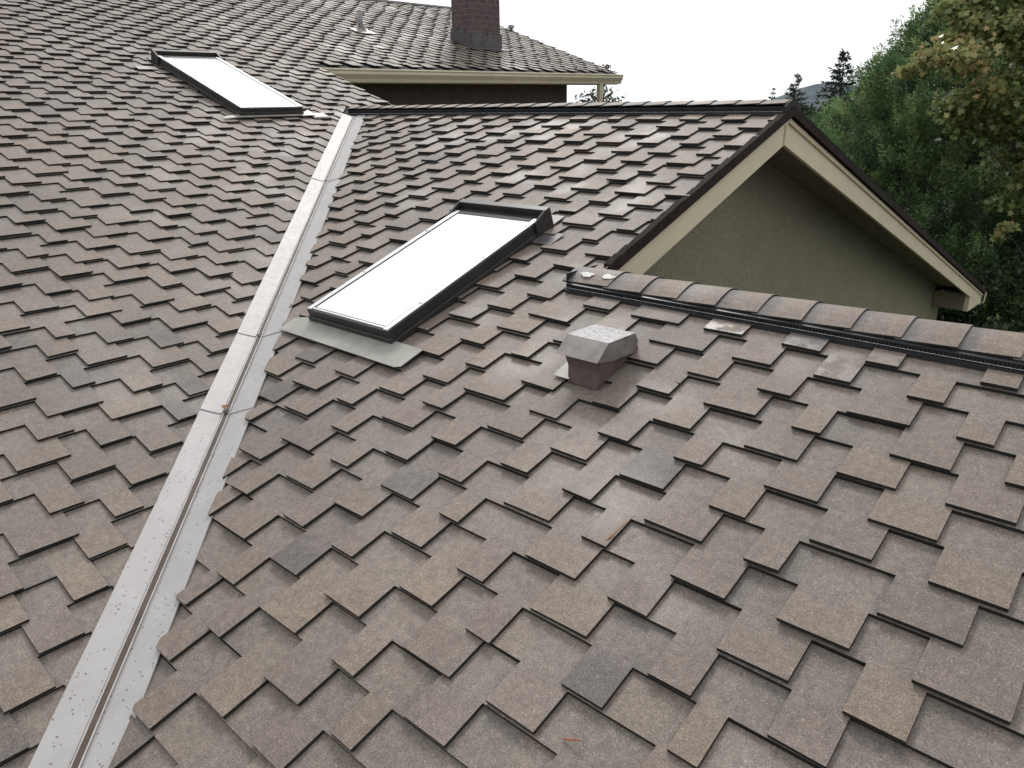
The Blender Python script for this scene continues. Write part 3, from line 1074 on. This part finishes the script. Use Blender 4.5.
# gutter on the far eave, end seen
ge = -PITCH * WING_END
m = MB()
m.prism([pW(-1.9, WING_END + 0.012 + a, ge - 0.030 + b) for a, b in gp], (1.9 + GABLE_X + 0.03, 0, 0))
m.prism([pW(GABLE_X + 0.031, WING_END + 0.012 + a, ge - 0.030 + b) for a, b in gp[:8]], (0.004, 0, 0))
hp(m.build('gutter', [M['gutter']], None))
m = MB()
m.box(pW, -1.9, GABLE_X - 0.04, WING_END - 0.02, WING_END + 0.01, ge - 0.20, ge - 0.02)
hp(m.build('fascia_board', [M['cream']], None))

# low walls under the other eaves, down to the ground
m = MB()
m.box(pW, 7.0, 9.5, -6.9, -6.78, -6.0, -2.45)
m.box(pW, 9.38, 9.5, -6.77, 2.4, -6.0, -2.45)
m.box(pW, 4.1, 9.37, 2.28, 2.4, -6.0, -2.4)
m.prism([pW(9.38, -6.77, -2.45), pW(9.38, 2.4, -2.45), pW(9.38, LOW_RIDGE_Y, lzr - 0.06)], (0.12, 0, 0))
m.box(pW, 6.7, 6.82, -13, -6.9, -6.0, -2.35)
hp(m.build('side_wall', [M['stucco']], None))

reparent_children()
# sub-parts were modelled in world space; give them the inverse of their parent's placement
for o in bpy.data.objects:
    if o.parent is not None and o.parent is not house and o.parent.parent is house:
        o.matrix_parent_inverse = Matrix.Identity(4)

# ------------------------------------------------------------------ loose bits lying on the roof
def stick(name, fn, u, s, ang, L, r, h, mat, label, cat):
    m = MB()
    du, ds = math.cos(ang), math.sin(ang)
    pts = [fn(u + du * L * t, s + ds * L * t, h + 0.006 * math.sin(math.pi * t)) for t in (-0.5, -0.2, 0.15, 0.5)]
    m.tube(pts, [r, r * 1.1, r, r * 0.5], 6)
    o = m.build(name, [mat], None)
    c = fn(u, s, h)
    o.data.transform(Matrix.Translation(-c))
    o.location = c
    return tag(o, label, cat)


stick('dry_needle', pB, 5.596, -3.580, R(76), 0.125, 0.0018, 0.030, M['needle'], 'dry brown needle lying across a shingle edge in the lower middle', 'needle')
stick('dry_needle', pB, 5.854, -4.192, R(18), 0.050, 0.0022, 0.021, M['rust'], 'short reddish needle lying flat on a tab at the lower edge of the photo', 'needle')
stick('twig', pB, 5.393, -2.870, R(-28), 0.062, 0.0018, 0.022, M['bark'], 'tiny dark twig on the tabs to the right of the roof vent', 'twig')
m = MB()
c = vpt(3.60, 1, 0.0, 0.045)
rg = random.Random(8)
m.prism([c + Vector((math.cos(a) * 0.020 * rg.uniform(0.6, 1.2), math.sin(a) * 0.016 * rg.uniform(0.6, 1.2), 0.004 * math.sin(2 * a))) for a in [2 * math.pi * j / 11 for j in range(11)]], (0, 0, 0.002))
o = m.build('fallen_leaf', [M['rust']], None)
o.data.transform(Matrix.Translation(-c))
o.location = c
tag(o, 'tiny rust red leaf scrap caught on the valley rib at a joint', 'leaf')

# ------------------------------------------------------------------ ground and hills
N = NT('lawn_and_soil')
co = N.coord()
N.set(Base_Color=N.ramp(N.noise(0.5, 6, vec=co), [(0.35, (0.030, 0.040, 0.016)), (0.65, (0.060, 0.070, 0.030))]), Roughness=0.95)
me = bpy.data.meshes.new('ground')
S = 900
me.from_pydata([(-S, -S, -6.0), (S, -S, -6.0), (S, S, -6.0), (-S, S, -6.0)], [], [(0, 1, 2, 3)])
link('ground', me, [N.m], None, kind='structure')
# a far wooded ridge, its blue distance haze put into the base colour
N = NT('hazy_wooded_hill')
co = N.coord()
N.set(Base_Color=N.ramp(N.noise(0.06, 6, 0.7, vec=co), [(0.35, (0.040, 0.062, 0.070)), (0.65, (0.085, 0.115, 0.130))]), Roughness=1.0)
V, F = [], []
nx_, ny_ = 60, 14
rg = random.Random(4)
for j in range(ny_):
    for i in range(nx_):
        a = i / (nx_ - 1)
        bb = j / (ny_ - 1)
        x = -330 + 460 * a
        y = 380 + 160 * bb + 20 * math.sin(a * 4)
        z = -6.2 + (14.5 * (0.2 + 0.8 * math.exp(-((a - 0.355) / 0.035) ** 2)) + rg.uniform(-0.5, 0.5)) * math.sin(math.pi * min(1, bb * 1.05 + 0.0)) ** 0.8 * (math.sin(math.pi * a) ** 0.5)
        V.append((x, y, z if 0 < j < ny_ - 1 else -6.3))
for j in range(ny_ - 1):
    for i in range(nx_ - 1):
        p = j * nx_ + i
        F.append((p, p + 1, p + nx_ + 1, p + nx_))
me = bpy.data.meshes.new('hill')
me.from_pydata(V, [], F)
link('hill', me, [N.m], None, kind='structure')


# ------------------------------------------------------------------ vegetation
def leaf_mesh(name, verts, nper, tints, mat, parent):
    """verts: (n, nper, 3) polygons"""
    n = len(verts)
    me = bpy.data.meshes.new(name)
    me.vertices.add(n * nper)
    me.vertices.foreach_set('co', np.asarray(verts, dtype=np.float32).ravel())
    me.loops.add(n * nper)
    me.loops.foreach_set('vertex_index', np.arange(n * nper, dtype=np.int32))
    me.polygons.add(n)
    me.polygons.foreach_set('loop_start', np.arange(0, n * nper, nper, dtype=np.int32))
    at = me.attributes.new('tint', 'FLOAT_COLOR', 'FACE')
    c = np.zeros((n, 4), dtype=np.float32)
    c[:, 0] = np.clip(tints, 0, 1)
    c[:, 3] = 1
    at.data.foreach_set('color', c.ravel())
    me.update(calc_edges=True)
    me.validate()
    o = link(name, me, [mat], parent)
    return o


def unit(v):
    return v / (np.linalg.norm(v, axis=-1, keepdims=True) + 1e-9)


def blades(base, dirs, L, W, rng, bend=0.0):
    """flat four-sided needles/leaflets from base along dirs"""
    side = unit(np.cross(dirs, rng.normal(size=dirs.shape)))
    mid = base + dirs * (L * 0.45)[:, None]
    tip = base + dirs * L[:, None]
    tip[:, 2] -= bend * L
    return np.stack([base, mid + side * (W / 2)[:, None], tip, mid - side * (W / 2)[:, None]], axis=1)


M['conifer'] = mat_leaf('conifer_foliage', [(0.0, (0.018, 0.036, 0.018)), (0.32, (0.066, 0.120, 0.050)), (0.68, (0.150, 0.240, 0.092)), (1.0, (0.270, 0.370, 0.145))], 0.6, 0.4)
M['fir'] = mat_leaf('fir_foliage', [(0.0, (0.008, 0.014, 0.010)), (1.0, (0.030, 0.050, 0.030))], 0.6, 0.1)
M['maple'] = mat_leaf('maple_leaves', [(0.0, (0.085, 0.120, 0.045)), (0.30, (0.160, 0.205, 0.075)), (0.58, (0.270, 0.290, 0.115)), (0.78, (0.380, 0.310, 0.140)), (1.0, (0.400, 0.250, 0.115))], 0.27, 0.45)
M['shade_leaf'] = mat_leaf('shrub_leaves', [(0.0, (0.010, 0.017, 0.008)), (0.6, (0.030, 0.048, 0.018)), (1.0, (0.085, 0.120, 0.038))], 0.5, 0.2)


def trunk(parent, base, h, r, rng, branches=()):
    m = MB()
    b = Vector((0, 0, 0))
    pts = [b + Vector((0.05 * h * 0.1 * math.sin(3 * t + 1), 0.05 * h * 0.1 * math.cos(2 * t), h * t)) for t in (0, 0.2, 0.4, 0.6, 0.8, 1.0)]
    m.tube(pts, [r * 1.25, r, r * 0.82, r * 0.6, r * 0.35, r * 0.08], 10)
    for z, d, L in branches:
        a = Vector((0, 0, z))
        e = a + Vector(d) * L
        m.tube([a, a + Vector(d) * L * 0.5 + Vector((0, 0, 0.04 * L)), e], [r * 0.3, r * 0.18, r * 0.05], 6)
    return m.build('trunk', [M['bark']], parent, smooth=True)


def plume_conifer(loc, h, rad, zlow, n, seed, label, nb_=40, group=None):
    t = empty('conifer_tree', loc, label, 'tree', group)
    rng = np.random.default_rng(seed)
    trunk(t, loc, h * 0.97, 0.02 * h + 0.1, rng)
    z = zlow + (h - zlow) * rng.beta(1.0, 1.15, n)
    k = (z - zlow) / (h - zlow)
    rr = rad * np.minimum(1.0, (np.clip(1 - k, 0, 1) / 0.47) ** 0.66) * (0.7 + 0.3 * np.clip(k / 0.15, 0, 1))
    az = rng.uniform(0, 2 * math.pi, n)
    lump = 1 + 0.13 * np.sin(3 * az + 2.1 * z) + 0.10 * np.sin(7 * az - 3.3 * z) + 0.10 * np.sin(2 * az + 5 * z)
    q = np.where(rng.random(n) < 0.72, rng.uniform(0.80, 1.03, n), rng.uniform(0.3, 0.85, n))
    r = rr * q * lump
    tip = np.stack([np.cos(az) * r, np.sin(az) * r, z], 1)
    out = np.stack([np.cos(az), np.sin(az), np.zeros(n)], 1)
    axis = unit(out * 0.75 + np.array([0, 0, 0.9]) + rng.normal(size=(n, 3)) * 0.28)
    NB = nb_
    B, D, L, W, T = [], [], [], [], []
    tint0 = np.clip(0.45 + 0.24 * rng.normal(size=n) + 0.45 * (q - 0.85) + 0.16 * np.sin(5 * az + 3.1 * z), 0.0, 1)  # outer plumes lighter, inner ones darker: light and shade put into the tint
    PL = rng.uniform(0.45, 0.95, n) * (0.6 + 0.4 * (1 - k))
    for j in range(NB):
        f = rng.random(n)
        base = tip + axis * (PL * (f - 0.35))[:, None] + rng.normal(size=(n, 3)) * (0.035 + 0.07 * (1 - f))[:, None]
        d = unit(axis * 0.9 + rng.normal(size=(n, 3)) * 0.55)
        B.append(base)
        D.append(d)
        L.append(rng.uniform(0.06, 0.15, n))
        W.append(rng.uniform(0.016, 0.034, n))
        T.append(tint0 + 0.22 * (f - 0.5) + 0.10 * rng.normal(size=n))
    B, D, L, W, T = map(np.concatenate, (B, D, L, W, T))
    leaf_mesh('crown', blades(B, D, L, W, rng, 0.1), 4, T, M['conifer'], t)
    return t


def fir(loc, h, rad, seed, label, group, tiers=19):
    t = empty('fir_tree', loc, label, 'tree', group)
    rng = np.random.default_rng(seed)
    trunk(t, loc, h, 0.012 * h + 0.04, rng)
    B, D, L, W, T = [], [], [], [], []
    for i in range(tiers):
        k = (i + 0.5) / tiers
        z = h * (0.16 + 0.84 * k)
        nb = 7 if k < 0.85 else 4
        for b in range(nb):
            az = rng.uniform(0, 2 * math.pi)
            l = rad * (1 - k) ** 0.95 * rng.uniform(0.55, 1.15) + 0.02 * rad
            dr = np.array([math.cos(az), math.sin(az), -0.10 - 0.25 * (1 - k) + 0.35 * k])
            m = int(14 + 46 * l / rad)
            f = rng.random(m) ** 0.7
            p = np.array([0, 0, z]) + dr * (l * f)[:, None]
            p[:, 2] += 0.12 * l * f ** 2
            p += rng.normal(size=(m, 3)) * 0.022 * rad * (1.2 - f)[:, None]
            dd = unit(dr * 0.7 + rng.normal(size=(m, 3)) * 0.5 + np.array([0, 0, -0.35]))
            B.append(p)
            D.append(dd)
            L.append(rng.uniform(0.07, 0.15, m) * rad)
            W.append(rng.uniform(0.018, 0.042, m) * rad)
            T.append(np.full(m, rng.random()))
    B, D, L, W, T = map(np.concatenate, (B, D, L, W, T))
    leaf_mesh('crown', blades(B, D, L, W, rng), 4, T, M['fir'], t)
    return t


LOBES = np.array([(0.0, -0.42), (0.16, -0.18), (0.42, -0.20), (0.30, 0.02), (0.50, 0.24), (0.22, 0.20), (0.0, 0.58), (-0.22, 0.20), (-0.50, 0.24), (-0.30, 0.02), (-0.42, -0.20), (-0.16, -0.18)])


def broadleaf(loc, name, label, clumps, mat, seed, size, per, h, r, spread=0.45, lobed=True, group=None, gold=0.5):
    """clumps: list of (x, y, z, radius, tint) relative to loc"""
    t = empty(name, loc, label, 'tree' if 'tree' in name else 'shrub', group)
    rng = np.random.default_rng(seed)
    brs = []
    for (x, y, z, R_, tn) in clumps[::6]:
        v = Vector((x, y, z * 0.45))
        L = v.length
        brs.append((z * 0.55, v.normalized(), L * 0.9))
    trunk(t, loc, h, r, rng, brs)
    C, T, Rr = [], [], []
    for (x, y, z, R_, tn) in clumps:
        m = int(per * R_ * R_)
        v = unit(rng.normal(size=(m, 3))) * (R_ * rng.uniform(0.25, 1.0, m) ** 0.5 * (1 + 0.25 * rng.normal(size=m)))[:, None]
        v[:, 2] *= 0.6
        C.append(np.array([x, y, z]) + v)
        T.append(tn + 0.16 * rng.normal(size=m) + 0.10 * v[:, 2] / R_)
    C = np.concatenate(C)
    T = np.concatenate(T)
    n = len(C)
    nrm = unit(rng.normal(size=(n, 3)) * 0.75 + np.array([0, 0, 0.8]))
    ax = unit(np.cross(nrm, rng.normal(size=(n, 3))))
    ay = unit(np.cross(nrm, ax))
    s = size * rng.uniform(0.65, 1.2, n)
    shp = LOBES if lobed else np.array([(0, -0.5), (0.24, -0.1), (0.16, 0.25), (0, 0.5), (-0.16, 0.25), (-0.24, -0.1)])
    P = C[:, None, :] + (ax[:, None, :] * shp[None, :, 0:1] + ay[:, None, :] * shp[None, :, 1:2]) * s[:, None, None]
    P -= nrm[:, None, :] * (np.abs(shp[None, :, 0:1]) * 0.35 * s[:, None, None])
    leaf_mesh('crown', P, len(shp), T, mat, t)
    return t



# big dense conifer beyond the gable
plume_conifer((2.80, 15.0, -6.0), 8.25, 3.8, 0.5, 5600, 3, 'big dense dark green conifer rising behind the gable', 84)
plume_conifer((4.36, 18.3, -6.0), 12.0, 3.6, 0.5, 2600, 4, 'second dense conifer, mostly hidden behind the maple leaves', group=None)
# maple in front of it, at the right edge
CL = []
for (px, py, rp, tn, dz) in ((918, 66, 17, .78, -.4), (936, 72, 20, .84, -.7), (950, 60, 16, .74, -.2), (905, 78, 10, .7, 0), (962, 22, 24, .50, .4), (990, 14, 30, .42, .3), (1018, 30, 30, .55, .2),
                             (985, 45, 24, .66, -.3), (1008, 62, 22, .62, -.5), (962, 38, 16, .7, 0), (1000, 92, 28, .42, -.4), (970, 104, 24, .46, -.6), (948, 112, 20, .50, -.3), (958, 98, 14, .85, -.8),
                             (1020, 108, 28, .40, -.2), (990, 126, 22, .36, -.2), (1016, 138, 20, .34, .1), (964, 130, 16, .45, -.2), (1044, 60, 34, .5, 0), (1060, 110, 36, .45, 0), (1040, 0, 30, .5, 0), (1080, 30, 36, .5, .4),
                             (1020, 172, 11, .45, -.6), (1034, 182, 18, .4, -.4), (1004, 226, 8, .62, -.8), (998, 236, 6, .6, -.8), (1050, 160, 30, .35, 0), (1030, 210, 16, .3, 0), (940, 50, 10, .6, 0)):
    rr = (px - 1108) / 60.0
    z = 0.05 + (102 - py) / 60.0 + 6.0
    CL.append((rr * 0.747 - dz * 0.664, rr * 0.664 + dz * 0.747, z, rp / 52.0, tn * 0.74))
broadleaf((5.27, 11.46, -6.0), 'maple_tree', 'maple with lobed green and golden brown leaves at the right edge', CL, M['maple'], 12, 0.125, 2700, 6.4, 0.12)
# shaded shrubs and a bare trunk below
rg = random.Random(21)
k = 0
for (x, y, h, w, tn, lab) in ((4.0, 11.3, 3.0, 1.2, .30, 'dark shaded shrub below the maple leaves'),
                              (4.6, 9.35, 2.45, 0.5, .62, 'low bright green shrub beside the end of the gable eave'),
                              (4.9, 12.2, 3.6, 1.3, .28, 'tall dark shrub past the low ridge at the right edge')):
    cl = [(rg.uniform(-w, w) * .7, rg.uniform(-w, w) * .7, rg.uniform(.35, 1.0) * h, w * rg.uniform(.35, .55), tn + rg.uniform(-.1, .15)) for i in range(16)]
    broadleaf((x, y, -6.0), 'shrub', lab, cl, M['shade_leaf'], 40 + k, 0.13, 420, h * 0.8, 0.06, lobed=False, group='shrubs below the trees')
    k += 1
# trees far off above the ridge
fir((-13.1, 51.6, -6.0), 8.95, 3.1, 51, 'taller of the two far firs above the gable peak', 'far firs beyond the roof')
fir((-21.5, 64.5, -6.0), 7.9, 2.7, 52, 'shorter far fir just right of the gable peak cap', 'far firs beyond the roof', 17)
fir((-27.2, 72.9, -6.0), 6.95, 1.6, 53, 'tiny fir tip showing over the ridge left of the gable peak', 'far firs beyond the roof', 14)
fir((-16.2, 58.5, -6.0), 6.3, 2.6, 54, 'low far fir in the gap between the gable peak and the tallest fir', 'far firs beyond the roof', 14)
rg = random.Random(5)
CL = [(0.0, 0.0, 7.0, .20, .3), (-.1, .1, 6.75, .26, .3)]
for i in range(15):
    CL.append((rg.uniform(-.75, .75) * .747, rg.uniform(-.75, .75) * .664, rg.uniform(4.6, 6.35), rg.uniform(.22, .42), rg.uniform(.3, .8)))
broadleaf((-7.7, 15.45, -6.0), 'small_tree', 'small loose tree behind the far end of the upper gutter', CL, M['shade_leaf'], 61, 0.13, 620, 6.7, 0.07, lobed=False)


# low far-off woods round the horizon, below the roof line
rng = np.random.default_rng(77)
nT = 620
ang = rng.uniform(0, math.pi, nT)
dist = rng.uniform(70, 230, nT)
cx_, cy_ = dist * np.cos(ang) * 1.3 - 20, 20 + dist * np.sin(ang)
keep = cy_ > 62
cx_, cy_ = cx_[keep], cy_[keep]
pc = 130
C = np.repeat(np.stack([cx_, cy_, np.full(len(cx_), -3.9)], 1), pc, 0)
v = unit(rng.normal(size=C.shape)) * rng.uniform(0.5, 1.0, (len(C), 1))
C = C + v * np.array([3.2, 3.2, 1.9])
leaf_mesh('woods', blades(C, unit(rng.normal(size=C.shape)), rng.uniform(0.7, 1.4, len(C)), rng.uniform(0.4, 0.8, len(C)), rng), 4, rng.uniform(0.1, 0.7, len(C)), M['shade_leaf'], None)
wo = bpy.data.objects['woods']
wo['kind'] = 'stuff'
tag(wo, 'low dark woods spread far off beyond the roofs', 'woods')

# ------------------------------------------------------------------ light
world = bpy.data.worlds.new('World')
scene.world = world
world.use_nodes = True
wt = world.node_tree
bg = wt.nodes['Background']
sky = wt.nodes.new('ShaderNodeTexSky')
sky.sky_type = 'NISHITA'
sky.sun_disc = False
SUN_EL, SUN_AZ = 43, 318                           # azimuth clockwise from +Y
sky.sun_elevation = R(SUN_EL)
sky.sun_rotation = R(SUN_AZ)
sky.dust_density = 4.0
hs = wt.nodes.new('ShaderNodeHueSaturation')
hs.inputs['Saturation'].default_value = 0.12
wt.links.new(sky.outputs['Color'], hs.inputs['Color'])
mx = wt.nodes.new('ShaderNodeMix')
mx.data_type = 'RGBA'
mx.inputs['Factor'].default_value = 0.72            # overcast: a nearly even white cloud sheet over the sky
wt.links.new(hs.outputs['Color'], mx.inputs['A'])
mx.inputs['B'].default_value = (11.5, 11.7, 12.0, 1)
wt.links.new(mx.outputs['Result'], bg.inputs['Color'])
bg.inputs['Strength'].default_value = 0.10

sl = bpy.data.lights.new('sun', 'SUN')
sl.energy = 1.25
sl.angle = R(14)
sl.color = (1.0, 0.97, 0.93)
so = bpy.data.objects.new('sun', sl)
COL.objects.link(so)
az, el = R(SUN_AZ), R(SUN_EL)
dirv = Vector((math.sin(az) * math.cos(el), math.cos(az) * math.cos(el), math.sin(el)))
so.rotation_euler = dirv.to_track_quat('Z', 'Y').to_euler()
so.location = dirv * 30

# ------------------------------------------------------------------ camera
cam = bpy.data.cameras.new('camera')
cam.sensor_width = 36.0
cam.lens = 742.67 * 36.0 / 1024.0
cam.clip_start = 0.05
cam.clip_end = 3000
co_ = bpy.data.objects.new('camera', cam)
COL.objects.link(co_)
r_ = Vector((0.74771189, 0.66380798, -0.01690855))
u_ = Vector((-0.22475369, 0.27695874, 0.93422676))
f_ = Vector((-0.62483014, 0.6947322, -0.35627864))
mw = Matrix((r_, u_, -f_)).transposed().to_4x4()
mw.translation = Vector((6.6593, -5.06334, 0.09315))
co_.matrix_world = mw
scene.camera = co_

scene.view_settings.view_transform = 'Standard'
scene.view_settings.look = 'None'
scene.view_settings.gamma = 1.0
scene.view_settings.use_curve_mapping = False
scene.view_settings.exposure = 0.28
